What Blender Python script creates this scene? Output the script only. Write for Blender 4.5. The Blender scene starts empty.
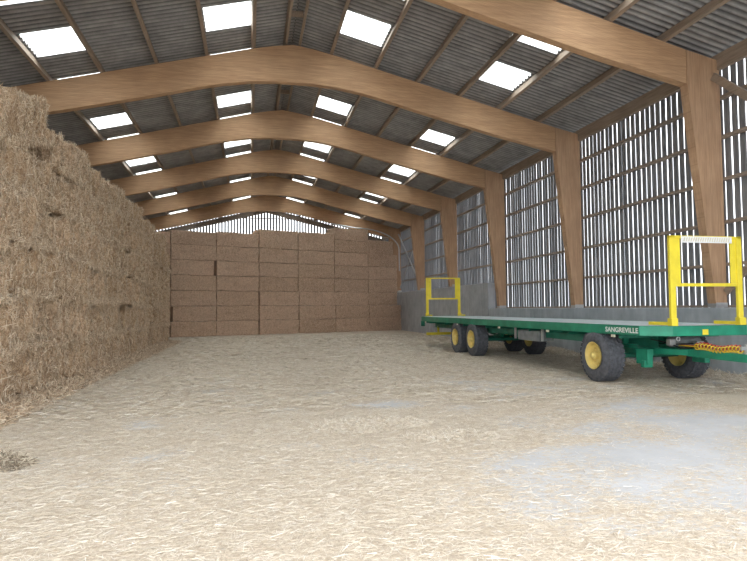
import bpy, math, random
import numpy as np
from mathutils import Vector, Matrix, noise
random.seed(4); rng = np.random.default_rng(4)
sc = bpy.context.scene
col = sc.collection
PI = math.pi

# ------------------------------------------------------------------ helpers
class MB:
    """collects geometry in world coordinates; build() links it as one mesh object"""
    def __init__(s): s.v = []; s.f = []
    def add(s, vs, fs):
        b = len(s.v); s.v += [tuple(p) for p in vs]; s.f += [tuple(i + b for i in f) for f in fs]; return s
    def box(s, x0, x1, y0, y1, z0, z1):
        return s.add([(x0,y0,z0),(x1,y0,z0),(x1,y1,z0),(x0,y1,z0),(x0,y0,z1),(x1,y0,z1),(x1,y1,z1),(x0,y1,z1)],
                     [(0,3,2,1),(4,5,6,7),(0,1,5,4),(1,2,6,5),(2,3,7,6),(3,0,4,7)])
    def bar(s, a, b, w, h, up=(0,0,1)):
        a = Vector(a); b = Vector(b); d = (b-a).normalized(); u = Vector(up)
        if abs(d.dot(u)) > .98: u = Vector((0,1,0))
        r = d.cross(u).normalized(); u = r.cross(d).normalized()
        vs = []
        for p in (a, b):
            for i, j in ((-1,-1),(1,-1),(1,1),(-1,1)): vs.append(p + r*(i*w/2) + u*(j*h/2))
        return s.add(vs, [(0,1,2,3),(7,6,5,4),(0,4,5,1),(1,5,6,2),(2,6,7,3),(3,7,4,0)])
    def tube(s, pts, r, n=10, closed=False):
        pts = [Vector(p) for p in pts]; rings = []
        up = Vector((0,0,1))
        for i, p in enumerate(pts):
            a = pts[max(i-1,0)]; b = pts[min(i+1,len(pts)-1)]
            d = (b-a).normalized()
            u = up if abs(d.dot(up)) < .95 else Vector((0,1,0))
            e = d.cross(u).normalized(); g = e.cross(d)
            rings.append([p + (e*math.cos(2*PI*k/n) + g*math.sin(2*PI*k/n))*r for k in range(n)])
        vs = [q for R in rings for q in R]; fs = []
        for i in range(len(rings)-1):
            for k in range(n):
                fs.append((i*n+k, i*n+(k+1)%n, (i+1)*n+(k+1)%n, (i+1)*n+k))
        fs.append(tuple(range(n))[::-1]); fs.append(tuple(range((len(rings)-1)*n, len(rings)*n)))
        return s.add(vs, fs)
    def lathe_x(s, c, prof, n=40):
        """prof: list of (x offset, radius) revolved about the X axis through c"""
        c = Vector(c); vs = []; fs = []
        for (x, r) in prof:
            for k in range(n):
                a = 2*PI*k/n; vs.append(c + Vector((x, r*math.cos(a), r*math.sin(a))))
        for i in range(len(prof)-1):
            for k in range(n):
                fs.append((i*n+k, i*n+(k+1)%n, (i+1)*n+(k+1)%n, (i+1)*n+k))
        return s.add(vs, fs)
    def prism(s, poly, y0, y1):      # poly in XZ
        n = len(poly)
        vs = [(x,y0,z) for x,z in poly] + [(x,y1,z) for x,z in poly]
        fs = [tuple(range(n)), tuple(range(n,2*n))[::-1]] + [(i,(i+1)%n,n+(i+1)%n,n+i)[::-1] for i in range(n)]
        return s.add(vs, fs)
    def plate(s, poly, z0, z1):      # poly in XY
        n = len(poly)
        vs = [(x,y,z0) for x,y in poly] + [(x,y,z1) for x,y in poly]
        fs = [tuple(range(n))[::-1], tuple(range(n,2*n))] + [(i,(i+1)%n,n+(i+1)%n,n+i) for i in range(n)]
        return s.add(vs, fs)
    def build(s, name, mat, parent=None, loc=None, bevel=0, smooth=False):
        me = bpy.data.meshes.new(name)
        off = Vector((0,0,0))
        if parent is not None: off = WL[parent.name]
        elif loc is not None: off = Vector(loc)
        me.from_pydata([(p[0]-off[0], p[1]-off[1], p[2]-off[2]) for p in s.v], [], s.f)
        me.materials.append(mat)
        if smooth:
            me.polygons.foreach_set('use_smooth', [True]*len(me.polygons))
            me.set_sharp_from_angle(angle=math.radians(40))
        me.validate(); me.update()
        o = bpy.data.objects.new(name, me); col.objects.link(o)
        if parent is not None: o.parent = parent; WL[o.name] = off.copy()
        else: o.location = off; WL[o.name] = off.copy()
        if bevel:
            m = o.modifiers.new('bevel', 'BEVEL'); m.width = bevel; m.segments = 2; m.limit_method = 'ANGLE'
        return o
WL = {}
def empty(name, loc):
    o = bpy.data.objects.new(name, None); col.objects.link(o); o.location = loc; o.empty_display_size = .2
    WL[o.name] = Vector(loc); return o
def tag(o, label=None, cat=None, group=None, kind=None):
    if label: o['label'] = label
    if cat: o['category'] = cat
    if group: o['group'] = group
    if kind: o['kind'] = kind
    return o
def npmesh(name, V, F, rnd=None):
    me = bpy.data.meshes.new(name)
    nv, nf = len(V), len(F)
    me.vertices.add(nv); me.vertices.foreach_set('co', np.asarray(V, np.float32).ravel())
    me.loops.add(nf*4); me.loops.foreach_set('vertex_index', np.asarray(F, np.int32).ravel())
    me.polygons.add(nf); me.polygons.foreach_set('loop_start', np.arange(0, nf*4, 4, dtype=np.int32))
    me.update(calc_edges=True)
    if rnd is not None:
        a = me.attributes.new('rnd', 'FLOAT', 'FACE'); a.data.foreach_set('value', np.asarray(rnd, np.float32))
    return me
def straw_arrays(C, D, L, W, N):
    """blades: centres C, directions D, lengths L, widths W, facing N"""
    D = D/np.linalg.norm(D, axis=1, keepdims=True)
    S = np.cross(D, N); S /= np.linalg.norm(S, axis=1, keepdims=True)+1e-9
    a = C - D*L[:,None]/2; b = C + D*L[:,None]/2; s = S*W[:,None]/2
    V = np.stack([a-s, a+s, b+s, b-s], 1).reshape(-1, 3)
    F = np.arange(len(V)).reshape(-1, 4)
    return V, F

# ------------------------------------------------------------------ materials
def newmat(name):
    m = bpy.data.materials.new(name); m.use_nodes = True
    nt = m.node_tree; b = nt.nodes['Principled BSDF']; return m, nt, b
def nd(nt, t, **k):
    n = nt.nodes.new(t)
    for a, v in k.items():
        if a in n.inputs: n.inputs[a].default_value = v
        else: setattr(n, a, v)
    return n
def mapped(nt, scale, coord='Object', rot=(0,0,0)):
    tc = nd(nt, 'ShaderNodeTexCoord'); mp = nd(nt, 'ShaderNodeMapping')
    mp.inputs['Scale'].default_value = scale; mp.inputs['Rotation'].default_value = rot
    nt.links.new(tc.outputs[coord], mp.inputs['Vector']); return mp.outputs[0]
def noise_n(nt, vec, scale, detail=6, rough=.6):
    n = nd(nt, 'ShaderNodeTexNoise'); n.inputs['Scale'].default_value = scale; n.inputs['Detail'].default_value = detail
    n.inputs['Roughness'].default_value = rough; nt.links.new(vec, n.inputs['Vector']); return n.outputs['Fac']
def ramp(nt, fac, stops):
    r = nd(nt, 'ShaderNodeValToRGB'); e = r.color_ramp.elements
    e[0].position, e[0].color = stops[0][0], (*stops[0][1], 1)
    e[1].position, e[1].color = stops[-1][0], (*stops[-1][1], 1)
    for p, c in stops[1:-1]:
        x = e.new(p); x.color = (*c, 1)
    nt.links.new(fac, r.inputs[0]); return r.outputs[0]
def mix(nt, fac, a, b, mode='MIX'):
    m = nd(nt, 'ShaderNodeMix'); m.data_type = 'RGBA'; m.blend_type = mode
    for s, v in ((m.inputs[0], fac), (m.inputs[6], a), (m.inputs[7], b)):
        if hasattr(v, 'is_linked'): nt.links.new(v, s)
        elif isinstance(v, (int, float)): s.default_value = v
        else: s.default_value = (*v, 1)
    return m.outputs[2]
def bump(nt, b, h, strength=.4, dist=.02):
    n = nd(nt, 'ShaderNodeBump'); n.inputs['Strength'].default_value = strength; n.inputs['Distance'].default_value = dist
    nt.links.new(h, n.inputs['Height']); nt.links.new(n.outputs[0], b.inputs['Normal'])
def plain(name, c, rough=.5, metal=0, var=.12, scale=6, bmp=0):
    m, nt, b = newmat(name)
    v = mapped(nt, (1,1,1)); f = noise_n(nt, v, scale)
    lo = tuple(x*(1-var) for x in c); hi = tuple(min(1, x*(1+var)) for x in c)
    nt.links.new(ramp(nt, f, [(.3, lo), (.7, hi)]), b.inputs['Base Color'])
    b.inputs['Roughness'].default_value = rough; b.inputs['Metallic'].default_value = metal
    if bmp: bump(nt, b, f, bmp)
    return m
def timber(name, c0, c1, grain, lam=None, rough=.7):
    m, nt, b = newmat(name)
    f = noise_n(nt, mapped(nt, grain), 4, 8, .65)
    c = ramp(nt, f, [(.3, c0), (.72, c1)])
    big = noise_n(nt, mapped(nt, (.5,.5,.5)), 1.5, 3)
    c = mix(nt, .5, c, ramp(nt, big, [(.3, (.72,.72,.72)), (.7, (1.1,1.08,1.05))]), 'MULTIPLY')
    if lam:
        uv = nd(nt, 'ShaderNodeTexCoord'); sp = nd(nt, 'ShaderNodeSeparateXYZ'); nt.links.new(uv.outputs['UV'], sp.inputs[0])
        g = nd(nt, 'ShaderNodeMath', operation='MULTIPLY'); g.inputs[1].default_value = 1/lam; nt.links.new(sp.outputs[1], g.inputs[0])
        fr = nd(nt, 'ShaderNodeMath', operation='FRACT'); nt.links.new(g.outputs[0], fr.inputs[0])
        l = ramp(nt, fr.outputs[0], [(0, (.72,.68,.62)), (.09, (1,1,1)), (1, (1,1,1))])
        c = mix(nt, .75, c, l, 'MULTIPLY')
        # each lamination a shade of its own, streaked along the beam
        mp = nd(nt, 'ShaderNodeMapping'); mp.inputs['Scale'].default_value = (.6, 1/lam, 1); nt.links.new(uv.outputs['UV'], mp.inputs[0])
        s = noise_n(nt, mp.outputs[0], 1.6, 5, .7)
        c = mix(nt, .8, c, ramp(nt, s, [(.3, (.80,.76,.72)), (.7, (1.12,1.1,1.08))]), 'MULTIPLY')
    nt.links.new(c, b.inputs['Base Color']); b.inputs['Roughness'].default_value = rough
    bump(nt, b, f, .15)
    return m
def straw_mat(name, dark, mid, light, stretch=(1,1,1), fine=30, tint=None):
    m, nt, b = newmat(name)
    v = mapped(nt, stretch)
    w = noise_n(nt, v, fine, 5, .75); w2 = noise_n(nt, mapped(nt, (stretch[2]*1.1, stretch[1], stretch[0]), rot=(.5,.3,.8)), fine*.55, 4, .7)
    a = nd(nt, 'ShaderNodeMath', operation='MULTIPLY'); nt.links.new(w, a.inputs[0]); nt.links.new(w2, a.inputs[1])
    c = ramp(nt, a.outputs[0], [(.13, dark), (.24, mid), (.38, light)])
    big = noise_n(nt, mapped(nt, (1,1,1)), 1.8, 4)
    c = mix(nt, .6, c, ramp(nt, big, [(.3, (.70,.64,.58)), (.7, (1.12,1.1,1.06))]), 'MULTIPLY')
    oi = nd(nt, 'ShaderNodeObjectInfo')
    c = mix(nt, .75, c, ramp(nt, oi.outputs['Random'], [(0, (.84,.80,.74)), (.5, (1,1,1)), (1, (1.1,1.1,1.12))]), 'MULTIPLY')
    nt.links.new(c, b.inputs['Base Color']); b.inputs['Roughness'].default_value = .85
    bump(nt, b, a.outputs[0], .7, .04)
    return m
def blade_mat(name, stops):
    m, nt, b = newmat(name)
    at = nd(nt, 'ShaderNodeAttribute', attribute_name='rnd')
    nt.links.new(ramp(nt, at.outputs['Fac'], stops), b.inputs['Base Color']); b.inputs['Roughness'].default_value = .6
    return m

M_GLU = timber('glulam', (.46,.275,.155), (.66,.43,.255), (.35,6,6), lam=.045)
M_POST = timber('post_timber', (.44,.27,.16), (.62,.41,.26), (5,5,.4), lam=.045)
M_PUR = timber('purlin_timber', (.25,.19,.145), (.43,.335,.26), (6,.4,6))
M_GIRT = timber('rail_timber', (.25,.20,.165), (.42,.34,.28), (6,.4,6))
M_SLAT = timber('board_timber', (.13,.14,.165), (.31,.315,.325), (5,5,.35))
M_GABLE = timber('gable_board', (.09,.09,.095), (.2,.2,.2), (5,5,.35))
M_STEEL = plain('galvanised_steel', (.55,.56,.57), .4, .7)
M_GREEN = plain('green_paint', (.02,.26,.155), .35, 0, .25, 3)
M_GREEND = plain('green_chassis_paint', (.02,.19,.125), .5, 0, .3, 4)
M_YEL = plain('yellow_paint', (.88,.72,.05), .4, 0, .1, 4)
M_RIM = plain('cream_yellow_paint', (.80,.64,.22), .45, 0, .15, 5)
M_RUB = plain('rubber', (.105,.11,.125), .8, 0, .35, 14, .2)
M_BLACK = plain('black_plastic', (.02,.02,.022), .5)
M_WHITE = plain('white_film', (.85,.87,.86), .4, 0, .04)
M_RED = plain('red_hose', (.55,.03,.02), .4)
M_YH = plain('yellow_hose', (.80,.55,.05), .4)
M_LAMP = plain('clear_lens', (.75,.70,.55), .2)
M_GREY = plain('grey_box_paint', (.22,.24,.25), .5, 0, .3)

def mk_roof():
    m, nt, b = newmat('fibre_cement')
    f = noise_n(nt, mapped(nt, (1,1,1)), 2.2, 8, .7)
    c = ramp(nt, f, [(.3, (.22,.215,.215)), (.55, (.33,.322,.32)), (.75, (.42,.41,.405))])
    st = noise_n(nt, mapped(nt, (.5,5.6,1)), 1.0, 4, .6)
    c = mix(nt, .4, c, ramp(nt, st, [(.35, (.62,.62,.64)), (.65, (1.08,1.07,1.05))]), 'MULTIPLY')
    # shade of the corrugation painted into the colour as stripes, broken up by noise
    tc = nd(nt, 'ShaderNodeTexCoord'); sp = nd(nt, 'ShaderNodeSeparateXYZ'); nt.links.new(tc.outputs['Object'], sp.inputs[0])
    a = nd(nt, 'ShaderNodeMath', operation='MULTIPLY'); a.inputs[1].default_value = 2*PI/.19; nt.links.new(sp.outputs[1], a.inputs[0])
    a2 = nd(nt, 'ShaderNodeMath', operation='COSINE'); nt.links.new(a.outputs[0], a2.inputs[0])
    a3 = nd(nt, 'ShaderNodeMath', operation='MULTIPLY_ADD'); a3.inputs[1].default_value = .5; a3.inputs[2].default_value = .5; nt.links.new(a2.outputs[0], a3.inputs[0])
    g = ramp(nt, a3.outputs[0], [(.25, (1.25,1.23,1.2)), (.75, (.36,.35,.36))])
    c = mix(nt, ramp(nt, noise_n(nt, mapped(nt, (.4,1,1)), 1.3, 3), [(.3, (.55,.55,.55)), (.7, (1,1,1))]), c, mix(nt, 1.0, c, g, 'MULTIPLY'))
    nt.links.new(c, b.inputs['Base Color']); b.inputs['Roughness'].default_value = .8
    return m
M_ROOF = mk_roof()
def mk_sky():
    m = bpy.data.materials.new('translucent_sheet'); m.use_nodes = True; nt = m.node_tree
    for n in list(nt.nodes): nt.nodes.remove(n)
    o = nd(nt, 'ShaderNodeOutputMaterial'); t = nd(nt, 'ShaderNodeBsdfTranslucent'); g = nd(nt, 'ShaderNodeBsdfTransparent'); mx = nd(nt, 'ShaderNodeMixShader')
    f = noise_n(nt, mapped(nt, (1,1,1)), 9, 5, .7)
    nt.links.new(ramp(nt, f, [(.32, (.45,.42,.33)), (.40, (.93,.95,.93)), (1, (.97,.98,.97))]), t.inputs[0])
    nt.links.new(ramp(nt, noise_n(nt, mapped(nt, (1,1,1)), 7, 5, .75), [(.33, (.30,.27,.20)), (.40, (.86,.93,.90)), (1, (.9,.96,.94))]), g.inputs[0]); mx.inputs[0].default_value = .45
    nt.links.new(t.outputs[0], mx.inputs[1]); nt.links.new(g.outputs[0], mx.inputs[2]); nt.links.new(mx.outputs[0], o.inputs[0])
    return m
M_SKY = mk_sky()
def mk_conc(name, c0, c1, ribs=False):
    m, nt, b = newmat(name)
    f = noise_n(nt, mapped(nt, (1,1,1)), 1.6, 8, .65)
    c = ramp(nt, f, [(.3, c0), (.7, c1)])
    st = noise_n(nt, mapped(nt, (1,6 if ribs else 3,.35)), 2.0, 5, .6)
    c = mix(nt, .6, c, ramp(nt, st, [(.3, (.72,.74,.76)), (.7, (1.1,1.1,1.1))]), 'MULTIPLY')
    nt.links.new(c, b.inputs['Base Color']); b.inputs['Roughness'].default_value = .85; bump(nt, b, f, .2); return m
M_CONC = mk_conc('plinth_concrete', (.38,.42,.46), (.55,.59,.63))
M_CONC2 = mk_conc('panel_concrete', (.34,.35,.37), (.52,.53,.55), True)

M_BALE = straw_mat('bale_straw', (.27,.18,.11), (.60,.44,.295), (.84,.69,.51), (1,1.4,.8), 26)
M_BALE2 = straw_mat('end_bale_straw', (.38,.26,.18), (.66,.49,.365), (.84,.68,.54), (.55,1,2.2), 22)
M_BLADE = blade_mat('loose_blades', [(0, (.34,.235,.15)), (.35, (.62,.465,.32)), (.7, (.80,.655,.48)), (1, (.92,.82,.67))])
M_BLADE2 = blade_mat('end_blades', [(0, (.42,.28,.19)), (.5, (.68,.50,.37)), (1, (.86,.70,.54))])
M_BLADEF = blade_mat('floor_blades', [(0, (.45,.37,.28)), (.3, (.66,.57,.45)), (.7, (.79,.72,.60)), (1, (.93,.90,.84))])
M_HEAP = blade_mat('heap_blades', [(0, (.18,.14,.10)), (.5, (.48,.40,.30)), (1, (.76,.68,.54))])

def mk_floor():
    m, nt, b = newmat('straw_strewn_concrete')
    f = noise_n(nt, mapped(nt, (1,1,1)), 1.2, 8, .7)
    conc = ramp(nt, f, [(.3, (.50,.505,.52)), (.7, (.63,.635,.65))])
    s1 = noise_n(nt, mapped(nt, (1,3.2,1), rot=(0,0,.4)), 16, 5, .8); s2 = noise_n(nt, mapped(nt, (3.0,1,1), rot=(0,0,.5)), 14, 5, .8)
    a = nd(nt, 'ShaderNodeMath', operation='MULTIPLY'); nt.links.new(s1, a.inputs[0]); nt.links.new(s2, a.inputs[1])
    straw = ramp(nt, a.outputs[0], [(.12, (.38,.30,.23)), (.24, (.61,.52,.41)), (.38, (.82,.75,.63))])
    at = nd(nt, 'ShaderNodeAttribute', attribute_name='straw')
    sub = nd(nt, 'ShaderNodeMath', operation='ADD'); nt.links.new(at.outputs['Fac'], sub.inputs[0])
    e = nd(nt, 'ShaderNodeMath', operation='MULTIPLY_ADD'); nt.links.new(noise_n(nt, mapped(nt, (1,1.6,1)), 10, 6, .8), e.inputs[0]); e.inputs[1].default_value = 2.6; e.inputs[2].default_value = -1.3
    nt.links.new(e.outputs[0], sub.inputs[1])
    k = ramp(nt, sub.outputs[0], [(.25, (0,0,0)), (.62, (1,1,1))])
    nt.links.new(mix(nt, k, conc, straw), b.inputs['Base Color']); b.inputs['Roughness'].default_value = .8
    bump(nt, b, a.outputs[0], .6, .03)
    return m
M_FLOOR = mk_floor()
M_YARD = mk_conc('yard_concrete', (.34,.36,.36), (.46,.47,.46))

# ------------------------------------------------------------------ frame of the barn
XR, ZR, SL, Y1, BAY = 1.26, 9.615, .25, 17.79, 6.0
FY = [Y1 + BAY*(n-1) for n in range(-2, 6)]        # -0.21 ... 41.79
YG = Y1 + BAY*5                                      # gable wall
YF = -0.7                                            # open front
XIN = 10.45
def zl(x): return ZR - SL*abs(x-XR)

UND = [(0,8.37),(.6,8.36),(1.3,8.31),(2.06,8.19),(2.7,8.05),(3.35,7.88),(4.0,7.71),(5.2,7.42),(6.45,7.12),(7.5,6.90),(8.59,6.67)]
ordn = ['at the open front of the barn, standing level with the viewer', 'overhead in front of the viewer, one bay before the yellow ladder', 'nearest in view, its post beside the yellow ladder', 'second in view from the open front', 'third in view from the open front',
        'fourth in view from the open front', 'fifth in view from the open front', 'last before the far gable, over the end bales']
for i, y in enumerate(FY):
    root = empty('timber_arch', (XR, y, 0))
    tag(root, 'laminated timber portal frame, ' + ordn[i], 'timber frame', 'portal frames of the barn')
    # curved rafter: strip of quads with UVs (along, across)
    half = [(d, zu, ZR - SL*d if d > 1 else min(ZR - SL*d, ZR - .09 - .15*d)) for d, zu in UND]
    xs = [(XR-d, zu, zt) for d, zu, zt in reversed(half)] + [(XR+d, zu, zt) for d, zu, zt in half[1:]]
    V = []; F = []; UV = []
    T = .11; arc = 0
    for k, (x, zu, zt) in enumerate(xs):
        if k: arc += math.hypot(x-xs[k-1][0], zt-xs[k-1][2])
        V += [(x-XR, -T, zu), (x-XR, -T, zt), (x-XR, T, zt), (x-XR, T, zu)]
    arc = 0
    for k in range(len(xs)-1):
        x, zu, zt = xs[k]; x2, zu2, zt2 = xs[k+1]; L = math.hypot(x2-x, zt2-zt); a = k*4; b = a+4
        h, h2 = zt-zu, zt2-zu2
        F.append((a, b, b+1, a+1)); UV += [(arc,0),(arc+L,0),(arc+L,h2),(arc,h)]
        F.append((a+1, b+1, b+2, a+2)); UV += [(arc,.01),(arc+L,.01),(arc+L,.03),(arc,.03)]
        F.append((a+2, b+2, b+3, a+3)); UV += [(arc,h),(arc+L,h2),(arc+L,0),(arc,0)]
        F.append((a+3, b+3, b, a)); UV += [(arc,.01),(arc+L,.01),(arc+L,.03),(arc,.03)]
        arc += L
    F.append((0,1,2,3)); UV += [(0,0),(0,.9),(.2,.9),(.2,0)]
    n = len(V)-4; F.append((n+3,n+2,n+1,n)); UV += [(0,0),(0,.9),(.2,.9),(.2,0)]
    me = bpy.data.meshes.new('rafter'); me.from_pydata(V, [], F); me.materials.append(M_GLU)
    uv = me.uv_layers.new(name='UVMap'); uv.data.foreach_set('uv', np.array(UV, np.float32).ravel())
    o = bpy.data.objects.new('rafter', me); col.objects.link(o); o.parent = root
    for s in (1, -1):
        # tapered post, laminations running up it
        zb = (1.506 if y < 25 else 2.66) if s > 0 else 0
        prof = [(8.6, 6.66), (8.6, ZR-SL*8.6-.005), (9.46, ZR-SL*9.46+.02), (9.46, zb), (9.17-(.13 if y > 25 and s > 0 else 0), zb)]
        t = T + .012
        vs = [(s*d, -t, z) for d, z in prof] + [(s*d, t, z) for d, z in prof]
        fs = [(0,1,2,3,4), (9,8,7,6,5)] + [(k,(k+1)%5,5+(k+1)%5,5+k) for k in range(5)]
        me = bpy.data.meshes.new('post'); me.from_pydata(vs, [], fs); me.materials.append(M_POST)
        uv = me.uv_layers.new(name='UVMap')
        for li, l in enumerate(me.loops):
            p = me.vertices[l.vertex_index].co
            uv.data[li].uv = (p.z, abs(p.x) + .5*abs(p.y))
        o = bpy.data.objects.new('post', me); col.objects.link(o); o.parent = root
        o.parent = root
        # steel shoe and joint plates
        b = MB()
        x0, x1 = sorted((XR+s*9.16, XR+s*9.47))
        b.box(x0, x1, y-t-.008, y+t+.008, zb+.001, zb+.11) if s > 0 else b.box(x0, x1, y-t-.008, y+t+.008, 0, .12)
        b.build('post_shoe', M_STEEL, root)

# ------------------------------------------------------------------ roof
PR = [2.42, 3.80, 5.17, 6.55, 7.92, 9.28, 10.60]
PL = [.10, -1.25, -2.65, -4.12, -5.5, -6.85, -8.08]
SKY_Y = [1.4, 4.4, 7.4, 10.4, 13.35, 16.0, 18.9, 22.4, 24.95, 28.2, 30.9, 34.2, 36.9, 40.2, 42.9, 45.9]
HS = .635
sky_cols = {1: [(PR[0]+.05, PR[1]-.05), (PR[3]+.05, PR[4]-.05)], -1: [(PL[1]+.05, PL[0]-.05), (PL[4]+.05, PL[3]-.05)]}
pitch = .19
def corr(y): return .042*math.cos(2*PI*y/pitch)
def roof_z(x, y): return zl(x) + .255 + corr(y)
def sheet(name, s, xs, y0, y1, skip, mat, dz=0):
    ny = int(round((y1-y0)/pitch*6)); ys = [y0 + (y1-y0)*j/ny for j in range(ny+1)]
    V = []; F = []
    nx = len(xs)
    for x in xs:
        for y in ys: V.append((x, y, roof_z(x, y)+dz))
    for i in range(nx-1):
        xm = (xs[i]+xs[i+1])/2
        inx = any(a < xm < b for a, b in skip)
        for j in range(ny):
            ym = (ys[j]+ys[j+1])/2
            if inx and any(abs(ym-c) < HS for c in SKY_Y): continue
            F.append((i*(ny+1)+j, (i+1)*(ny+1)+j, (i+1)*(ny+1)+j+1, i*(ny+1)+j+1))
    me = bpy.data.meshes.new(name); me.from_pydata(V, [], F); me.materials.append(mat)
    me.polygons.foreach_set('use_smooth', [True]*len(F))
    o = bpy.data.objects.new(name, me); col.objects.link(o); return o
xsR = sorted([XR+.02] + [v for ab in sky_cols[1] for v in ab] + [5.2, 9.3, 11.25])
xsL = sorted([XR-.02] + [v for ab in sky_cols[-1] for v in ab] + [-2.6, -7, -8.75])
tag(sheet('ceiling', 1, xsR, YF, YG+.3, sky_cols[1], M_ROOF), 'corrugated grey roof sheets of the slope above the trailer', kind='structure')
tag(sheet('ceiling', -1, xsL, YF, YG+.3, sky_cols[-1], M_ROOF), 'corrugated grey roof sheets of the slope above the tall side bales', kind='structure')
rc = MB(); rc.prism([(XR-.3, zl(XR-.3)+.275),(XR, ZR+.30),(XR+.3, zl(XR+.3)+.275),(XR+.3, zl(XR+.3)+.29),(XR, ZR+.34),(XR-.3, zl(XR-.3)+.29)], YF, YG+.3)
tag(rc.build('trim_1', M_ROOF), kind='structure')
nwin = 0
for s in (1, -1):
    for (a, b) in sky_cols[s]:
        for y in SKY_Y:
            nwin += 1
            o = sheet('window_%d' % nwin, s, [a-.06, b+.06], y-HS-.04, y+HS+.04, [], M_SKY, .012 if True else 0)
            o['kind'] = 'structure'

def purlin(x, w, h, name, label):
    b = MB(); s = 1 if x > XR else -1
    z0 = zl(x)
    # tilted with the slope
    t = math.atan(SL)*(-s)
    p = []
    for dx, dz in ((-w/2, 0), (w/2, 0), (w/2, h), (-w/2, h)):
        p.append((x + dx*math.cos(t) - dz*math.sin(t), z0 + .002 + dx*math.sin(t) + dz*math.cos(t)))
    b.prism(p, YF+.1, YG)
    o = b.build(name, M_PUR, loc=(x, YF+.1, z0))
    return tag(o, label, 'purlin', 'roof purlins running the length of the barn')
w_ = ['first', 'second', 'third', 'fourth', 'fifth', 'sixth']
for k, x in enumerate(PR[:-1]): purlin(x, .095, .2, 'purlin', 'grey-brown timber purlin, %s down from the ridge on the slope above the trailer' % w_[k])
for k, x in enumerate(PL[:-1]): purlin(x, .095, .2, 'purlin', 'grey-brown timber purlin, %s down from the ridge on the slope above the side bales' % w_[k])
purlin(XR+.2, .07, .19, 'ridge_purlin', 'ridge purlin nearer the trailer, one of a close pair at the apex')
purlin(XR-.2, .07, .19, 'ridge_purlin', 'ridge purlin nearer the tall side bales, one of a close pair at the apex')
for s, x in ((1, 10.72), (-1, XR-9.46)):
    b = MB(); b.box(x-.06, x+.06, YF+.1, YG, zl(x)-.2, zl(x)+.16)
    tag(b.build('eaves_beam', M_PUR, loc=(x, YF+.1, zl(x))), 'timber eaves beam along the top of the %s' % ('slatted wall behind the trailer' if s > 0 else 'wall behind the side bales'), 'beam', 'eaves beams')
for k in range(16):
    y = YF + 1.75 + k*3
    if y > YG: break
    b = MB(); b.box(XR-.165, XR+.165, y-.035, y+.035, ZR-.02, ZR+.12)
    tag(b.build('ridge_spacer', M_PUR, loc=(XR, y, ZR)), 'short timber spacer fixed between the two ridge purlins', 'spacer', 'spacers between the ridge purlins')

# ------------------------------------------------------------------ slatted walls
def boards_y(x0, x1, ya, yb, z0, z1f, step=.215, gap=.046):
    b = MB(); y = ya; i = 0
    while y < yb-.05:
        g = gap*random.uniform(.8, 1.2); w = step-g
        dx = random.uniform(-.006, .006); l = random.uniform(-.004, .004)
        zt = z1f
        b.add([(x0+dx,y-l,z0),(x1+dx,y-l,z0),(x1+dx,y+w-l,z0),(x0+dx,y+w-l,z0),(x0+dx,y+l,zt),(x1+dx,y+l,zt),(x1+dx,y+w+l,zt),(x0+dx,y+w+l,zt)],
              [(0,3,2,1),(4,5,6,7),(0,1,5,4),(1,2,6,5),(2,3,7,6),(3,0,4,7)])
        y += step; i += 1
    return b
wr = boards_y(10.86, 10.882, YF, YG, 1.49, 7.32).build('wall_right', M_SLAT); tag(wr, 'tall wall of spaced vertical boards behind the trailer', kind='structure')
for z in (2.5, 3.48, 4.48, 5.47, 6.4):
    b = MB(); b.box(10.72, 10.858, YF, YG, z-.035, z+.035); b.build('rail', M_GIRT, wr)
b = MB(); b.box(10.74, 10.858, YF, YG, 1.505, 1.56); b.build('rail', M_GIRT, wr)
pl = MB(); pl.box(10.38, 11.05, YF-.2, 24.74, -.1, 1.5)
tag(pl.build('wall_right_plinth', M_CONC, bevel=.02), 'low pale concrete plinth wall behind the trailer', kind='structure')
pl = MB(); pl.box(10.355, 10.70, 24.75, YG, -.1, 2.64)
# shallow form-board ribs on the face
for k in range(int((YG-24.8)/.6)):
    pl.box(10.345, 10.36, 24.8+k*.6, 24.8+k*.6+.5, -.1, 2.62)
tag(pl.build('wall_right_panel', M_CONC2, bevel=.008), 'taller grey ribbed concrete wall beyond the rear of the trailer', kind='structure')
wl = MB(); wl.box(-8.75, -8.55, YF, YG, 1.5, 7.4); wl.box(-8.8, -8.4, YF, YG, -.1, 1.5)
tag(wl.build('wall_left', M_SLAT), kind='structure')
# gable: boards to the roof line
g = MB(); x = -8.6
while x < 11.1:
    w = .14; z1 = zl(x+.07)+.2
    g.box(x, x+w, YG, YG+.022, 0, z1); x += .235
g.box(-8.6, 11.0, YG+.03, YG+.15, -.1, 5.6); wb = g.build('wall_back', M_GABLE); tag(wb, 'far gable wall of spaced vertical boards', kind='structure')  # unseen solid backing, added to stop daylight leaking between the end bales
for s in (1, -1):
    b = MB(); b.prism([(XR, ZR), (XR+s*9.4, zl(XR+9.4)), (XR+s*9.4, zl(XR+9.4)-.4), (XR, ZR-.4)][::s], YG-.16, YG-.005)
    b.build('gable_rafter', M_GIRT, wb)
b = MB(); b.box(-8.4, 10.9, YG-.09, YG-.004, 8.72, 8.79); b.build('rail', M_GIRT, wb)

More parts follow.
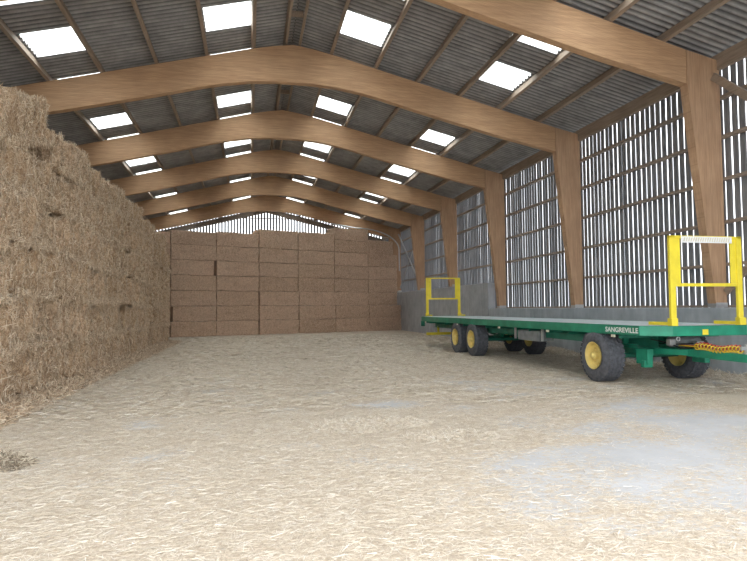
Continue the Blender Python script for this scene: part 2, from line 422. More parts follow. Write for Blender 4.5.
# braces on the slatted wall
def thing_bar(name, a, b_, w, h, m, label, cat, group=None):
    q = MB(); q.bar(a, b_, h, w, up=(1,0,0))
    return tag(q.build(name, m, loc=a), label, cat, group)
thing_bar('timber_brace', (10.50, 11.60, 6.85), (10.50, 5.95, 2.0), .07, .17, M_PUR, 'upper timber brace slanting off the nearest post in front of the board wall', 'brace', 'timber wind braces')
thing_bar('timber_brace', (10.64, 11.60, 1.85), (10.64, 5.95, 6.6), .06, .15, M_PUR, 'timber brace rising toward the open front beside the yellow ladder', 'brace', 'timber wind braces')
def pipe(name, pts, r, label, cat, group=None, m=None):
    q = MB(); q.tube(pts, r, 8); return tag(q.build(name, m or M_STEEL, loc=pts[0], smooth=True), label, cat, group)
pipe('steel_brace', [(10.55, 41.6, 6.9), (10.55, 36.0, 2.9)], .05, 'pale steel rod brace slanting down across the last board bay', 'brace', 'steel cross braces')
pipe('steel_brace', [(10.64, 41.6, 3.0), (10.64, 36.0, 6.8)], .035, 'thinner steel rod brace crossing the other in the last board bay', 'brace', 'steel cross braces')
P = []
for k in range(13):
    a = k/12*PI/2
    P.append((7.4 + 3.1*math.sin(a), 41.3, 5.75 + 1.5*math.cos(a)))
P = [(5.6, 41.35, 7.55)] + P + [(10.5, 41.2, 4.2)]
pipe('grey_conduit', P, .045, 'grey curved conduit bending off the last rafter down the board wall', 'conduit')

# ------------------------------------------------------------------ floor
def fbm(x, y, s, o=4): return noise.fractal(Vector((x*s, y*s, 3.7)), 1.0, 2.0, o)
BARE = [(-1.5, 8.3, .6, .5), (2.1, 9.4, 1.0, .5), (3.3, 7.2, 1.2, .45), (4.9, 7.0, 1.6, .5), (3.6, 5.6, .9, .5), (5.9, 9.0, 1.3, .5), (-1.0, 11.8, 1.6, .4), (2.5, 4.4, .8, .4), (4.5, 5.2, 1.5, .5), (6.5, 6.5, 1.2, .6), (-2.2, 6.6, .7, .25), (.6, 5.9, .5, .3)]
def straw_cover(x, y):
    d = .80 + .42*fbm(x, y*1.4, .6) + .32*fbm(x+9, y*1.5, 1.6, 4)
    d += .25*min(1, max(0, (y-11)/8)) - .10*min(1, max(0, (x-1)/3))*(1 if y < 12 else max(0, 1-(y-12)/4))
    d += .3*max(0, 1-(x+3.8)/1.5)
    for bx, by, r, a in BARE:
        q = ((x-bx)/r)**2 + ((y-by)/(r*.7))**2
        if q < 4: d -= a*math.exp(-q*1.2)*.75
    for hx, hy, r in ((1.55, 7.9, .8), (2.3, 6.9, .7), (.4, 5.1, .6)):
        q = ((x-hx)**2+(y-hy)**2)/r/r
        if q < 4: d += .9*math.exp(-q)
    if x > 9.4: d += .5*(x-9.4)
    return d
gx = np.arange(-9, 11.01, .16); gy = np.arange(YF, YG+.3, .16)
cov = np.array([[straw_cover(x, y) for y in gy] for x in gx])
nx_, ny_ = len(gx), len(gy)
V = np.zeros((nx_, ny_, 3)); V[..., 0] = gx[:, None]; V[..., 1] = gy[None, :]
V[..., 2] = 0
idx = np.arange(nx_*ny_).reshape(nx_, ny_)
F = np.stack([idx[:-1,:-1], idx[1:,:-1], idx[1:,1:], idx[:-1,1:]], -1).reshape(-1, 4)
me = npmesh('floor', V.reshape(-1, 3), F); me.materials.append(M_FLOOR)
a = me.attributes.new('straw', 'FLOAT', 'POINT'); a.data.foreach_set('value', np.clip(cov, 0, 1).astype(np.float32).ravel())
fl = bpy.data.objects.new('floor', me); col.objects.link(fl); tag(fl, 'concrete barn floor strewn with straw', kind='structure')
b = MB(); b.add([(-150,-150,-.03),(150,-150,-.03),(150,200,-.03),(-150,200,-.03)], [(0,1,2,3)])
tag(b.build('ground', M_YARD), kind='structure')

def cover_at(X, Y):
    i = np.clip(((X-gx[0])/.16).astype(int), 0, nx_-1); j = np.clip(((Y-gy[0])/.16).astype(int), 0, ny_-1)
    return cov[i, j]
def under_wheel(X, Y):
    m = np.zeros(len(X), bool)
    for wx in (7.13, 9.11):
        for wy in (11.16, 18.0, 19.47): m |= (np.abs(X-wx) < .42) & (np.abs(Y-wy) < .36)
    return m
def floor_straw(n, xr, yr, lr, wr_, up):
    X = rng.uniform(*xr, n); Y = rng.uniform(*yr, n); m_ = (X < 10.25) & (X > -3.75); X = X[m_]; Y = Y[m_]; n = len(X)
    c = cover_at(X, Y); k = rng.random(n) < np.clip((c-.15)*1.3, .06, 1)**1.3; k &= ~under_wheel(X, Y); X, Y = X[k], Y[k]; n = len(X)
    th = rng.normal(.25, .9, n); D = np.stack([np.cos(th), np.sin(th), rng.normal(0, .07, n)], 1)
    C = np.stack([X, Y, rng.uniform(.004, up, n)], 1)
    L = rng.uniform(*lr, n); W = rng.uniform(*wr_, n)
    N = np.tile([0, 0, 1.], (n, 1)) + rng.normal(0, .35, (n, 3))
    Va, Fa = straw_arrays(C, D, L, W, N); Va[:, 2] = np.maximum(Va[:, 2], .002)
    return Va, Fa, rng.random(n)
parts = [floor_straw(300000, (-4.2, 7.5), (2.6, 9.0), (.02, .10), (.0015, .0038), .018),
         floor_straw(120000, (-4.2, 10.3), (9.0, 18.0), (.06, .2), (.005, .009), .03),
         floor_straw(30000, (-4.2, 10.2), (18.0, 34.4), (.15, .35), (.01, .018), .03)]
V = np.concatenate([p[0] for p in parts]); off = 0; Fs = []
for p in parts: Fs.append(p[1]+off); off += len(p[0])
me = npmesh('loose_straw', V, np.concatenate(Fs), np.concatenate([p[2] for p in parts])); me.materials.append(M_BLADEF)
o = bpy.data.objects.new('loose_straw', me); col.objects.link(o)
tag(o, 'loose pale straw scattered over the barn floor', 'straw', kind='stuff')

def heap(cx, cy, rx, ry, h, n, label, m=M_HEAP, l=(.06,.2), w=(.004,.008)):
    r = np.sqrt(rng.random(n)); a = rng.uniform(0, 2*PI, n)
    X = r*np.cos(a); Y = r*np.sin(a); Z = h*(1-r**2)*rng.uniform(.1, 1, n)
    C = np.stack([X*rx, Y*ry, Z+.012], 1); D = rng.normal(0, 1, (n, 3))*[1, 1, .4]
    N = rng.normal(0, 1, (n, 3)) + [0, 0, .6]
    Va, Fa = straw_arrays(C, D, rng.uniform(*l, n), rng.uniform(*w, n), N); Va[:, 2] = np.maximum(Va[:, 2], .001)
    me = npmesh('straw_heap', Va, Fa, rng.random(n)); me.materials.append(m)
    o = bpy.data.objects.new('straw_heap', me); col.objects.link(o); o.location = (cx, cy, 0)
    return tag(o, label, 'straw heap', 'small straw heaps on the floor')
heap(-2.42, 6.6, .28, .22, .14, 1500, 'dark tangled clump of straw on the floor in front of the tall bales')
heap(1.55, 7.75, .85, .55, .05, 4000, 'low spread heap of tan straw in the middle of the open floor', M_BLADEF, (.03, .12), (.002, .005))
heap(2.35, 6.85, .6, .35, .04, 2000, 'small flat heap of straw just nearer than the middle heap', M_BLADEF, (.03, .12), (.002, .005))
# straw banked against the plinth and foot of the bales
def bank(name, xa, xb, ya, yb, n, hi, label, side):
    X = rng.uniform(0, 1, n)**1.6; Y = rng.uniform(ya, yb, n)
    Z = hi*(1-X)*rng.uniform(.1, 1, n)*(.6+.4*np.sin(Y*2.1))
    XX = xa + (xb-xa)*X
    C = np.stack([XX, Y, Z+.01], 1); D = rng.normal(0, 1, (n, 3))*[1, 1, .35]; N = rng.normal(0, .6, (n, 3))+[0, 0, 1]
    Va, Fa = straw_arrays(C, D, rng.uniform(.08, .28, n), rng.uniform(.006, .012, n), N)
    Va[:, 2] = np.maximum(Va[:, 2], .001)
    if side > 0: Va[:, 0] = np.minimum(Va[:, 0], xa)
    me = npmesh(name, Va, Fa, rng.random(n)); me.materials.append(M_BLADE if side == 0 else M_BLADEF)
    o = bpy.data.objects.new(name, me); col.objects.link(o); tag(o, label, 'straw', kind='stuff')
bank('banked_straw', 10.37, 9.5, 6, 25.4, 26000, .16, 'straw banked along the foot of the concrete plinth', 1)
bank('fallen_straw', -3.82, -3.2, 8.4, 30, 24000, .14, 'straw fallen along the foot of the tall side bales', 0)

# ------------------------------------------------------------------ bales
def bale_mesh(name, dims, seed, mat, face, n_straw, amp, stretch, bm, res=.07, r=.10, cap=.05, taper=0):
    """dims (x,y,z) sizes; face: axis index and sign of the face that is seen"""
    hx, hy, hz = [d/2 for d in dims]; H = (hx, hy, hz)
    V = []; F = []
    def side(ax, sg):
        u, v = [(1,2),(2,0),(0,1)][ax]
        if sg < 0: u, v = v, u
        nu = max(2, int(2*H[u]/res)); nv = max(2, int(2*H[v]/res)); b = len(V)
        for i in range(nu+1):
            for j in range(nv+1):
                p = [0,0,0]; p[ax] = sg*H[ax]; p[u] = (-1+2*i/nu)*H[u]; p[v] = (-1+2*j/nv)*H[v]; V.append(p)
        for i in range(nu):
            for j in range(nv):
                a = b+i*(nv+1)+j; F.append((a, a+nv+1, a+nv+2, a+1))
    for ax in range(3):
        for sg in (-1, 1): side(ax, sg)
    out = []
    ax, sg = face
    for p in V:
        q = [max(-(H[k]-r), min(H[k]-r, p[k])) for k in range(3)]
        d = Vector([p[k]-q[k] for k in range(3)])
        n = d.normalized() if d.length > 1e-6 else Vector((0,0,1))
        s = Vector(q) + n*r
        w = Vector((s.x*stretch[0]+seed*7.1, s.y*stretch[1], s.z*stretch[2]))
        k = amp*(noise.fractal(w*1.6, 1, 2, 4)*.8 - .35) + amp*.35*noise.noise(w*9)
        tw = s[1 if face[0] == 0 else 0]
        k = min(k, cap if abs(n[ax]) > .6 and n[ax]*sg > 0 else .004)
        s = s + n*k
        if taper: s[ax] -= sg*taper*abs(p[1]/hy)**5*(1 if p[ax]*sg > 0 else 0)
        out.append(s)
    nb = len(F); rnd = [0.0]*nb
    me0 = None
    V = np.array([list(p) for p in out]); F = np.array(F)
    # blades on the seen face, its edges and the top
    n = n_straw; u, v = [a for a in (0,1,2) if a != ax]
    C = np.zeros((n, 3)); C[:, u] = rng.uniform(-1, 1, n)*H[u]*.995; C[:, v] = rng.uniform(-1, 1, n)*H[v]*.995
    C[:, ax] = sg*H[ax]; N0 = np.zeros((n, 3))
    for i in range(n):
        p = C[i]; q = Vector([max(-(H[k]-r), min(H[k]-r, p[k])) for k in range(3)]); d = (Vector(p)-q).normalized()
        sf = q + d*r; w = Vector((sf.x*stretch[0]+seed*7.1, sf.y*stretch[1], sf.z*stretch[2]))
        k = amp*(noise.fractal(w*1.6, 1, 2, 4)*.8 - .35) + amp*.35*noise.noise(w*9)
        k = min(k, cap if abs(d[ax]) > .6 and d[ax]*sg > 0 else .004)
        C[i] = sf + d*(k+random.uniform(-.004, .028 if abs(d[ax]) > .6 else .006)); N0[i] = d
        if taper: C[i, ax] -= sg*taper*abs(p[1]/hy)**5
    D = rng.normal(0, 1, (n, 3)); D[:, ax] *= .45
    N = rng.normal(0, .5, (n, 3)) + N0
    if bm is M_BLADE: D[:, 2] = D[:, 2]*1.2 - .7
    if bm is M_BLADE:      # straw hanging over the seam below
        h = rng.random(n) < .16; C[h, 2] = -hz + rng.uniform(-.05, .05, h.sum()); C[h, ax] = sg*H[ax] + rng.uniform(-.03, .05, h.sum())
    Va, Fa = straw_arrays(C, D, rng.uniform(.05, .22 if bm is M_BLADE else .14, n), rng.uniform(.004, .010, n), N)
    Va[:, u if u != 2 else v] = np.clip(Va[:, u if u != 2 else v], -H[u if u != 2 else v]+.003, H[u if u != 2 else v]-.003)
    Va[:, 2] = np.clip(Va[:, 2], -hz-(.14 if bm is M_BLADE else .02), hz+.02)
    V2 = np.concatenate([V, Va]); F2 = np.concatenate([F, Fa+len(V)])
    me = npmesh(name, V2, F2, np.concatenate([np.zeros(nb), rng.random(n)]))
    me.materials.append(mat); me.materials.append(bm)
    me.polygons.foreach_set('material_index', np.concatenate([np.zeros(nb, np.int32), np.ones(n, np.int32)]))
    me.polygons.foreach_set('use_smooth', np.ones(nb+n, bool))
    return me
SIDE = [bale_mesh('straw_bale', (1.2, 2.395, .878), i, M_BALE, (0, 1), 4200, .24, (1, 2.1, .45), M_BLADE, r=.11, cap=.07, taper=.15) for i in range(8)]
END = [bale_mesh('straw_bale', (2.46, 1.2, .88), 20+i, M_BALE2, (1, -1), 2600, .05, (.6, 1, 1.5), M_BLADE2, r=.028, cap=.025) for i in range(6)]
rows = ['bottom row', 'second row up', 'third row up', 'fourth row up', 'fifth row up', 'sixth row up', 'seventh row up', 'top row']
def rowname(j, n): return 'bottom row' if j == 0 else ('top row' if j == n-1 else rows[j])
cnt = ['first', 'second', 'third', 'fourth', 'fifth', 'sixth', 'seventh', 'eighth', 'ninth', 'tenth']
def put_bale(me, loc, label, group, rz=0, sz=1, ry=0):
    o = bpy.data.objects.new('straw_bale', me); col.objects.link(o); o.location = loc; o.rotation_euler = (0, ry, rz); o.scale = (1, 1, sz)
    return tag(o, label, 'bale', group)
edges = [30.1 - 2.4*k for k in range(10)]
for c in range(9):
    yc = edges[c]-1.2
    hgt = {8: .855, 7: .915, 6: .895, 5: .87, 4: .90, 3: .865, 0: .845, 1: .875, 2: .85}.get(c, .88)
    for j in range(6):
        k = random.randrange(8)
        x = -3.86 - .6 + random.uniform(-.05, .05) + .07*math.sin(c*2.3+1) - (.05 if j == 5 else 0) - (.14 if c < 3 and j == 5 else 0)
        if c == 5 and j in (2,3): x += .06
        sz = hgt/.88
        ob = put_bale(SIDE[k], (x, yc + random.uniform(-.004, .004), hgt*(j+.5)+.003*j), 'straw bale of the tall side stack, %s, %s column from the far end' % (rowname(j, 6), cnt[c]),
                 'bales of the tall stack along the side wall', 0, sz)
        if c == 7 and j == 5: ob.rotation_euler.x = .24; ob.location.z += .17; ob.location.y += .08   # top bale slumped toward the open front
# end wall: slanted face, rising depth to the slatted wall
A = Vector((-4.35, 34.6, 0)); B = Vector((10.27, 40.2, 0)); dv = (B-A)/6; wd = dv.length; dn = dv.normalized(); ang = math.atan2(dn.y, dn.x); nrm = Vector((dn.y, -dn.x, 0))
tops = {-1: 5.9, 0: 6.03, 1: 6.10, 2: 6.42, 3: 6.42, 4: 6.85, 5: 6.25}
names = {-1: 'column half hidden behind the side stack', 0: 'first column beside the side stack', 1: 'second column from the side stack', 2: 'third column from the side stack', 3: 'third column from the board wall', 4: 'second column from the board wall', 5: 'first column beside the board wall'}
for c in range(-1, 6):
    n = 8 if c == 4 else 7
    hs = [.875]*6; rest = tops[c]-.875*6
    hs += [rest/2, rest/2] if c == 4 else [rest]
    z = 0
    for j, h in enumerate(hs):
        k = random.randrange(6)
        mid = A + dv*(c+.5)
        pro = random.uniform(-.02, .02)
        if c in (2, 3) and j < 3: pro += .12
        if c in (4, 5) and j < 2: pro += .14
        if c == 0 and j == 0: pro += .1
        if c == 5 and j >= 6: pro -= .5
        wx = wd/2.46*(.995)
        ctr = mid + nrm*(pro-.6) + (dn*(-.12) if (c == 5 and j > 1) else Vector((0,0,0)))
        if c == 5 and j > 1: wx *= .92
        if (c, j) in ((0, 4), (0, 1)): ctr += dn*(-.06 if j == 4 else .06); wx *= .95
        o = put_bale(END[k], (ctr.x, ctr.y, z+h/2), 'end-wall straw bale, %s, %s' % ('seventh row up' if (c == 4 and j == 6) else rowname(j, len(hs)), names[c]),
                     'bales of the stack across the far end', ang, h/.88)
        o.scale = (wx*.999, 1, h/.882); z += h

# ------------------------------------------------------------------ trailer
X0, X1, YA, YB, ZT = 6.98, 9.38, 9.33, 24.4, 1.185
CX = (X0+X1)/2
tr = empty('flatbed_trailer', (CX, (YA+YB)/2, 0))
tag(tr, 'long green flatbed bale trailer with yellow end ladders, parked beside the slatted wall', 'trailer')
ch = .42
outline = [(X0, YA+.36), (X0+ch, YA), (X1-ch, YA), (X1, YA+.36), (X1, YB-.85), (X1-ch, YB), (X0+ch, YB), (X0, YB-.85)]
def offs(d): return [(CX+(x-CX)*(1-d/1.2), (YA+YB)/2+(y-(YA+YB)/2)*(1-d/7.5)) for x, y in outline]
m_deck, nt, bb = newmat('worn_deck_planks')
f = noise_n(nt, mapped(nt, (1,1,1)), 3, 6, .7)
nt.links.new(ramp(nt, f, [(.3, (.48,.56,.59)), (.7, (.68,.76,.79))]), bb.inputs['Base Color']); bb.inputs['Roughness'].default_value = .45
d = MB()
npl = 12
for k in range(npl):
    a = X0+.03+(X1-X0-.06)*k/npl; b2 = X0+.03+(X1-X0-.06)*(k+1)/npl-.006
    e = .40 if k in (0, npl-1) else (.22 if k in (1, npl-2) else .03); e2 = .9 if k in (0, npl-1) else (.5 if k in (1, npl-2) else .03)
    d.box(a, b2, YA+e, YB-e2, ZT-.03, ZT)
d.build('deck', m_deck, tr, bevel=.003).__setitem__('label', 'pale worn boards of the deck')
def edge_beam(name, p, q, mat=M_GREEN):
    b = MB(); p = Vector((*p, 0)); q = Vector((*q, 0)); t = (q-p).normalized(); nn = Vector((-t.y, t.x, 0))
    # channel section: web with flanges turned inwards (outline runs clockwise seen from above)
    for (o0, o1, z0, z1) in ((0, .014, 1.0, ZT+.004), (0, .07, 1.0, 1.014), (0, .03, ZT-.008, ZT+.004)):
        vs = []
        for z in (z0, z1):
            for pp, oo in ((p, o0), (q, o0), (q, o1), (p, o1)): vs.append((pp.x-nn.x*oo*S, pp.y-nn.y*oo*S, z))
        b.add(vs, [(0,3,2,1),(4,5,6,7),(0,1,5,4),(1,2,6,5),(2,3,7,6),(3,0,4,7)])
    return b.build(name, mat, tr, bevel=.003)
S = -1
kinds = ['corner_beam', 'front_beam', 'corner_beam', 'side_beam', 'corner_beam', 'rear_beam', 'corner_beam', 'side_beam']
for k in range(8): edge_beam(kinds[k], outline[k], outline[(k+1)%8])
# longitudinal chassis beams (I sections) and cross members
for x in (CX-.42, CX+.42):
    b = MB(); b.box(x-.006, x+.006, 10.2, YB-.3, .74, 1.0); b.box(x-.07, x+.07, 10.2, YB-.3, .985, 1.0); b.box(x-.07, x+.07, 10.2, YB-.3, .73, .745)
    b.build('chassis_beam', M_GREEND, tr)
y = 10.4
while y < YB-.3:
    b = MB(); b.box(X0+.08, X1-.08, y-.025, y+.025, .925, .985); b.build('cross_member', M_GREEND, tr); y += .95
# lower side rail seen under the deck edge
b = MB(); b.box(X0+.28, X0+.33, 12.0, 17.2, .78, .92); b.build('underride_rail', M_GREEND, tr)
b = MB(); b.box(X1-.33, X1-.28, 12.0, 17.2, .78, .92); b.build('underride_rail', M_GREEND, tr)

# --- wheels: built once at the origin, copied
def wheel_meshes(R=.535, W=.42):
    t = MB(); h = W/2
    prof = [(-h+.03,.27),(-h,.32),(-h-.004,.39),(-h+.015,.45),(-h+.05,R-.022),(-h+.12,R-.016),(0,R-.012),(h-.12,R-.016),(h-.05,R-.022),(h-.015,.45),(h+.004,.39),(h,.32),(h-.03,.27)]
    t.lathe_x((0,0,0), prof, 56)
    nblk = 34
    for row, (xa, xb) in enumerate(((-h+.035,-h+.125),(-h+.14,-.01),(.01,h-.14),(h-.125,h-.035))):
        for k in range(nblk):
            a0 = 2*PI*(k+.5*(row%2))/nblk; a1 = a0+2*PI/nblk*.66; vs = []
            for rr in (R-.03, R):
                for a, x in ((a0,xa),(a1,xa),(a1+.03,xb),(a0+.03,xb)): vs.append((x, rr*math.cos(a), rr*math.sin(a)))
            t.add(vs, [(0,3,2,1),(4,5,6,7),(0,1,5,4),(1,2,6,5),(2,3,7,6),(3,0,4,7)])
    tm = t.build('wheel', M_RUB, smooth=False); 
    r = MB()
    # outer side at -X: dished disc with a lip
    r.lathe_x((0,0,0), [(-h+.012,.272),(-h-.004,.285),(-h-.004,.268),(-h+.03,.25),(-h+.10,.235),(-h+.125,.20),(-h+.105,.12),(-h+.10,.085),(-h+.02,.08),(-h+.005,.06),(-h+.005,.001)], 40)
    r.lathe_x((0,0,0), [(h-.03,.272),(h,.27),(h-.02,.25),(h-.2,.22),(h-.2,.001)], 32)
    for k in range(8):
        a = 2*PI*k/8; c = (0-h+.10, .155*math.cos(a), .155*math.sin(a))
        r.lathe_x(c, [(.01,.016),(-.02,.016),(-.02,.001)], 8)
    rm = r.build('rim', M_RIM, smooth=True)
    hb = MB(); hb.lathe_x((0,0,0), [(-h+.03,.062),(-h-.035,.055),(-h-.045,.04),(-h-.045,.001)], 20)
    hm = hb.build('hub', M_RIM, smooth=True)
    return tm, rm, hm
tm, rm, hm = wheel_meshes()
def wheel(x, y, flip, first=False, rz=0):
    if first: t, r, h = tm, rm, hm
    else:
        t, r, h = tm.copy(), rm.copy(), hm.copy()
        for o in (t, r, h): col.objects.link(o)
    r.parent = t; h.parent = t; t.parent = tr
    t.location = Vector((x, y, .5365)) - WL[tr.name]
    t.rotation_euler = (random.uniform(0, 1), 0, (PI if flip else 0) + rz)
    return t
wl_ = [11.16, 18.0, 19.47]
first = True
for y in wl_:
    for x, fl_ in ((X0+.18, False), (X1-.24, True)):
        wheel(x, y, fl_, first); first = False
    b = MB(); b.tube([(X0+.42, y, .522), (X1-.42, y, .522)], .055, 12); b.build('axle', M_GREEND, tr, smooth=True)
# bogie springs and brackets
for x in (CX-.42, CX+.42):
    b = MB()
    b.bar((x, 17.5, .66), (x, 18.25, .57), .08, .05); b.bar((x, 18.25, .57), (x, 18.98, .68), .08, .05); b.bar((x, 18.98, .68), (x, 19.72, .57), .08, .05); b.bar((x, 19.72, .57), (x, 20.45, .66), .08, .05)
    for yy in (17.5, 18.98, 20.45): b.box(x-.05, x+.05, yy-.09, yy+.09, .62, .74)
    b.build('spring', M_GREEND, tr)
# front turntable (dolly)
b = MB()
for z0, z1, R_ in ((.70,.73,.55), (.745,.775,.56)):
    n = 36; vs = []; fs = []
    for z in (z0, z1):
        for R2 in (R_, R_-.09):
            for k in range(n): vs.append((CX+R2*math.cos(2*PI*k/n), wl_[0]+R2*math.sin(2*PI*k/n), z))
    for k in range(n):
        k2 = (k+1)%n
        fs += [(k,k2,2*n+k2,2*n+k), (n+k,3*n+k,3*n+k2,n+k2), (k,n+k,n+k2,k2), (2*n+k,2*n+k2,3*n+k2,3*n+k)]
    b.add(vs, fs)
b.box(CX-.55, CX+.55, wl_[0]-.06, wl_[0]+.06, .775, .93)
b.build('turntable', M_GREEN, tr)
b = MB()
for x in (CX-.4, CX+.4): b.box(x-.05, x+.05, wl_[0]-.75, wl_[0]+.75, .58, .70)
b.box(CX-.45, CX+.45, wl_[0]-.78, wl_[0]-.66, .58, .70); b.box(CX-.45, CX+.45, wl_[0]+.66, wl_[0]+.78, .58, .70)
b.build('dolly_frame', M_GREEN, tr, bevel=.005)
b = MB()   # spring hanger bracket behind the near front wheel's tread
b.box(X0+.5, X0+.62, 10.15, 10.5, .42, .72); b.box(X0+.47, X0+.65, 10.2, 10.32, .36, .5)
b.build('spring_bracket', M_GREEN, tr, bevel=.01)
b = MB(); b.box(X1-.62, X1-.5, 10.15, 10.5, .42, .72); b.build('spring_bracket', M_GREEN, tr, bevel=.01)
# drawbar: arms converging into one box beam that runs out toward the tow eye
b = MB(); dx = CX-.08
b.bar((CX-.42, 10.6, .66), (dx-.04, 9.75, .67), .09, .11); b.bar((CX+.40, 10.6, .66), (dx+.04, 9.75, .67), .09, .11)
b.bar((dx, 10.9, .67), (dx, 9.7, .67), .12, .12); b.bar((dx, 9.75, .67), (dx, 7.35, .655), .15, .135)
b.bar((dx, 7.36, .655), (dx, 7.22, .655), .08, .07)
n = 20; pts = [(dx+.055*math.cos(2*PI*k/n), 7.16+.055*math.sin(2*PI*k/n), .655) for k in range(n+1)]
b.tube(pts, .02, 8)
b.build('drawbar', M_GREEN, tr, bevel=.006)
# coiled air hoses along the drawbar
def coil(xc, zc, ya, yb, r, turns, m, label):
    pts = []; N = turns*12
    for k in range(N+1):
        t = k/N; a = 2*PI*turns*t
        pts.append((xc+r*math.cos(a), ya+(yb-ya)*t, zc+r*math.sin(a) + .02*math.sin(t*9)))
    pts = [(CX-.1, ya+.55, .78), (xc-.05, ya+.25, .80)] + pts
    q = MB(); q.tube(pts, .011, 6); q.build('air_hose', m, tr, smooth=True)['label'] = label
coil(dx+.03, .80, 9.62, 8.58, .05, 13, M_RED, 'red coiled air hose')
coil(dx-.06, .785, 9.55, 8.52, .05, 13, M_YH, 'yellow coiled air hose')
b = MB(); b.box(dx-.02, dx+.02, 8.45, 8.49, .72, .90); b.box(dx-.11, dx+.09, 8.45, 8.48, .80, .86); b.build('hose_bracket', M_STEEL, tr)
# valves, air tank and small hoses above the drawbar
b = MB(); b.tube([(CX-.28, 10.05, .86), (CX+.34, 10.05, .86)], .10, 16); b.build('air_tank', M_GREY, tr, smooth=True)
b = MB(); b.box(CX-.42, CX-.3, 9.86, 9.98, .80, .92); b.build('valve', M_STEEL, tr, bevel=.01)
b = MB(); b.box(CX+.05, CX+.2, 9.72, 9.84, .78, .88); b.build('valve', M_STEEL, tr, bevel=.01)
b = MB(); b.tube([(CX-.36, 9.9, .82), (CX-.3, 9.75, .76), (CX-.12, 9.7, .76), (CX+.1, 9.75, .80)], .012, 6); b.tube([(CX-.5, 10.3, .9), (CX-.3, 9.9, .82), (CX+.15, 9.8, .84), (CX+.3, 10.2, .9)], .012, 6)
b.build('brake_hose', M_BLACK, tr, smooth=True)
# hook ring under the front beam
n = 18; b = MB(); b.tube([(X0+ch+.12+.035*math.cos(2*PI*k/n), YA+.02, .955+.035*math.sin(2*PI*k/n)) for k in range(n)], .009, 6); b.build('hook_ring', M_STEEL, tr, smooth=True)

# --- end ladders (yellow headboards)
def ladder(yp, sgn, label, plate):
    ya = yp-.03; yb = yp+.03
    xa, xb = X0+.44, X1-.42
    b = MB(); z0, z1 = ZT+.005, 2.83
    zc = 1.93
    for s, x in ((1, xa), (-1, xb)):
        b.box(min(x, x+s*.11), max(x, x+s*.11), ya, yb, z0+.02, z1)                 # upright tube
        b.box(min(x, x+s*.235), max(x, x+s*.235), ya+.02, yb-.02, zc, z1-.04)            # upper side panel
    b.box(xa, xb, ya, yb, z1-.05, z1); b.box(xa, xb, ya+.01, yb-.01, zc-.03, zc+.03)
    h = b.build('ladder', M_YEL, tr, bevel=.006); h['label'] = label
    for s, x in ((1, xa), (-1, xb)):
        f = MB(); y2 = yp + sgn*.62
        f.bar((x+s*.045, yp, ZT+.04), (x+s*.045, y2, ZT+.04), .07, .06)
        f.box(x+s*.045-.065, x+s*.045+.065, yp-.06, yp+.06, ZT-.09 if plate else ZT+.005, ZT+.14)
        f.build('foot', M_YEL, h, bevel=.005)
    if plate:
        f = MB(); f.box(xa+.24, xb-.22, ya-.012, ya, z1-.13, z1-.015); f.build('reflective_strip', M_WHITE, h)['label'] = 'pale reflective strip'
        f = MB()
        k = 0
        xx = xa+.28
        while xx < xb-.3:
            f.add([(xx, ya-.0135, z1-.11), (xx+.025, ya-.0135, z1-.11), (xx+.05, ya-.0135, z1-.035), (xx+.025, ya-.0135, z1-.035)], [(0,1,2,3)]); xx += .05
        f.build('strip_hatching', M_LAMP, h)
    return h
ladder(YA+.08, 1, 'yellow front ladder', True)
ladder(YB-.1, -1, 'yellow rear ladder', False)
b = MB(); b.box(CX-.17, CX-.05, YA-.008, YA+.001, 1.02, 1.12); b.build('warning_plate', M_YEL, tr)['label'] = 'small yellow plate on the front beam'
# rear bumper
b = MB(); b.box(X0+.25, X1-.25, YB-.75, YB-.69, .42, .53); b.build('rear_bumper', M_YEL, tr, bevel=.006)['label'] = 'yellow bumper bar'
b = MB()
for x in (CX-.42, CX+.42): b.box(x-.04, x+.04, YB-.69, YB-.63, .42, .76)
b.build('bumper_bracket', M_YEL, tr)
b = MB(); b.box(X0+.12, X0+.28, YB-.42, YB-.38, .78, 1.0); b.box(X1-.28, X1-.12, YB-.42, YB-.38, .78, 1.0); b.build('lamp_bracket', M_GREEND, tr)
# marker lights along the near side
for y in (10.5, 13.1, 15.9, 19.3, 23.0):
    b = MB(); b.box(X0-.012, X0+.03, y-.05, y+.05, .945, .998); b.build('marker_light', M_LAMP, tr, bevel=.008)
# tool box and reservoir slung under the near side
b = MB(); b.box(X0+.10, X0+.50, 13.7, 14.9, .68, .94); b.build('tool_box', M_GREY, tr, bevel=.02)
for y in (15.0, 13.5): b = MB(); b.box(X0+.08, X0+.12, y, y+.06, .7, 1.0); b.build('box_strap', M_STEEL, tr)
b = MB(); b.lathe_x((CX+.1, 15.9, .70), [(-.35,.001),(-.33,.10),(-.28,.14),(.28,.14),(.33,.10),(.35,.001)], 20); b.build('air_tank', M_BLACK, tr, smooth=True)
# lettering on the side beam
cu = bpy.data.curves.new('lettering', 'FONT'); cu.body = 'SANGREVILLE'; cu.size = .132; cu.extrude = .001; cu.align_x = 'LEFT'; cu.offset = .0032
cu.space_character = 1.02
cu.materials.append(M_WHITE)
tmp = bpy.data.objects.new('lettering_curve', cu); col.objects.link(tmp)
bpy.context.view_layer.update()
me = bpy.data.meshes.new_from_object(tmp.evaluated_get(bpy.context.evaluated_depsgraph_get())); bpy.data.objects.remove(tmp)
me.name = 'lettering'
lt = bpy.data.objects.new('lettering', me); col.objects.link(lt); lt.parent = tr
wtxt = max(v.co.x for v in me.vertices) or 1
lt.scale = (1.02/wtxt, 1, 1)
lt.rotation_euler = (PI/2, 0, -PI/2)
lt.location = Vector((X0-.003, 10.74, 1.05)) - WL[tr.name]
lt['label'] = 'white lettering on the side beam'

tr.rotation_euler.z = math.radians(.35); tr.location.x -= .03
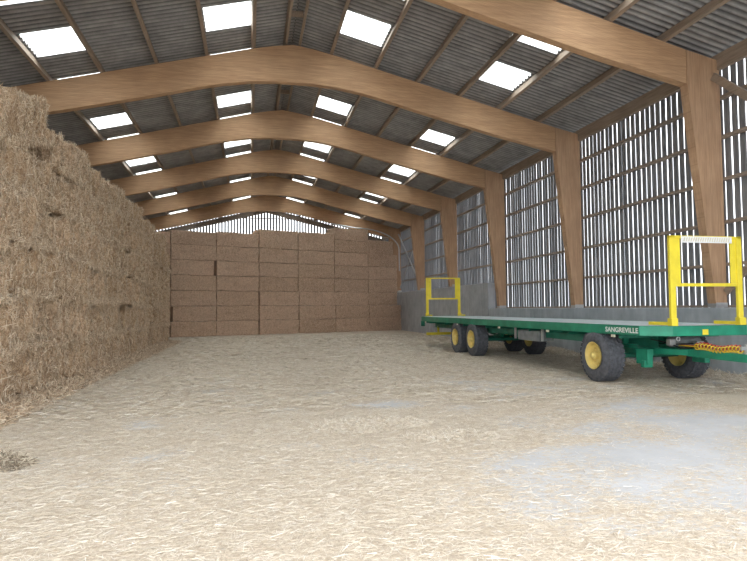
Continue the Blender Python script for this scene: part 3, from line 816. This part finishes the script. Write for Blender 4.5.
# small pale thing resting on the end of the concrete wall
b = MB(); b.lathe_x((10.40, 40.7, 2.72), [(-.14,.001),(-.13,.05),(-.09,.075),(.02,.07),(.1,.06),(.13,.04),(.14,.001)], 14)
tag(b.build('white_sack', M_WHITE, loc=(10.40, 40.7, 2.64), smooth=True), 'small crumpled white sack on top of the ribbed concrete wall near its far end', 'sack')

# ------------------------------------------------------------------ light
w = bpy.data.worlds.new('overcast'); sc.world = w; w.use_nodes = True; nt = w.node_tree
bg = nt.nodes['Background']
tc = nt.nodes.new('ShaderNodeTexCoord'); sp = nt.nodes.new('ShaderNodeSeparateXYZ'); nt.links.new(tc.outputs['Generated'], sp.inputs[0])
r = nt.nodes.new('ShaderNodeValToRGB'); nt.links.new(sp.outputs[2], r.inputs[0])
r.color_ramp.elements[0].position = 0; r.color_ramp.elements[0].color = (.90,.95,1,1)
r.color_ramp.elements[1].position = .8; r.color_ramp.elements[1].color = (.97,.98,1,1)
nt.links.new(r.outputs[0], bg.inputs[0])
ml = nt.nodes.new('ShaderNodeMath'); ml.operation = 'MULTIPLY_ADD'; ml.use_clamp = False; nt.links.new(sp.outputs[2], ml.inputs[0]); ml.inputs[1].default_value = 1.2; ml.inputs[2].default_value = .9
mx_ = nt.nodes.new('ShaderNodeMath'); mx_.operation = 'MAXIMUM'; nt.links.new(ml.outputs[0], mx_.inputs[0]); mx_.inputs[1].default_value = .9
nt.links.new(mx_.outputs[0], bg.inputs[1])   # an overcast sky is brighter overhead
def portal(loc, rot, sx, sy):
    l = bpy.data.lights.new('portal', 'AREA'); l.shape = 'RECTANGLE'; l.size = sx; l.size_y = sy; l.cycles.is_portal = True
    o = bpy.data.objects.new('daylight_portal', l); col.objects.link(o); o.location = loc; o.rotation_euler = rot
portal((XR, YF-.1, 4.9), (PI/2, 0, 0), 19.6, 9.8)

# ------------------------------------------------------------------ camera
f_, yaw, pit, rol, H = 592.36, .2054, .0466, -.0077, 1.55
cy, sy = math.cos(yaw), math.sin(yaw)
fw = Vector((sy*math.cos(pit), cy*math.cos(pit), math.sin(pit))); rt = Vector((cy, -sy, 0)); up = rt.cross(fw)
r2 = rt*math.cos(rol) + up*math.sin(rol); u2 = -rt*math.sin(rol) + up*math.cos(rol)
cam = bpy.data.cameras.new('camera'); co = bpy.data.objects.new('camera', cam); col.objects.link(co)
cam.sensor_width = 36; cam.lens = f_/747*36; cam.clip_end = 500
m = Matrix((r2, u2, -fw)).transposed().to_4x4(); m.translation = (0, 0, H); co.matrix_world = m
sc.camera = co
sc.view_settings.view_transform = 'Standard'; sc.view_settings.look = 'None'; sc.view_settings.gamma = 1
sc.view_settings.use_curve_mapping = False
sc.view_settings.exposure = 1.8
sc.cycles.use_denoising = True
sc.cycles.max_bounces = 12; sc.cycles.diffuse_bounces = 6; sc.cycles.transparent_max_bounces = 12
sc.cycles.sample_clamp_indirect = 8
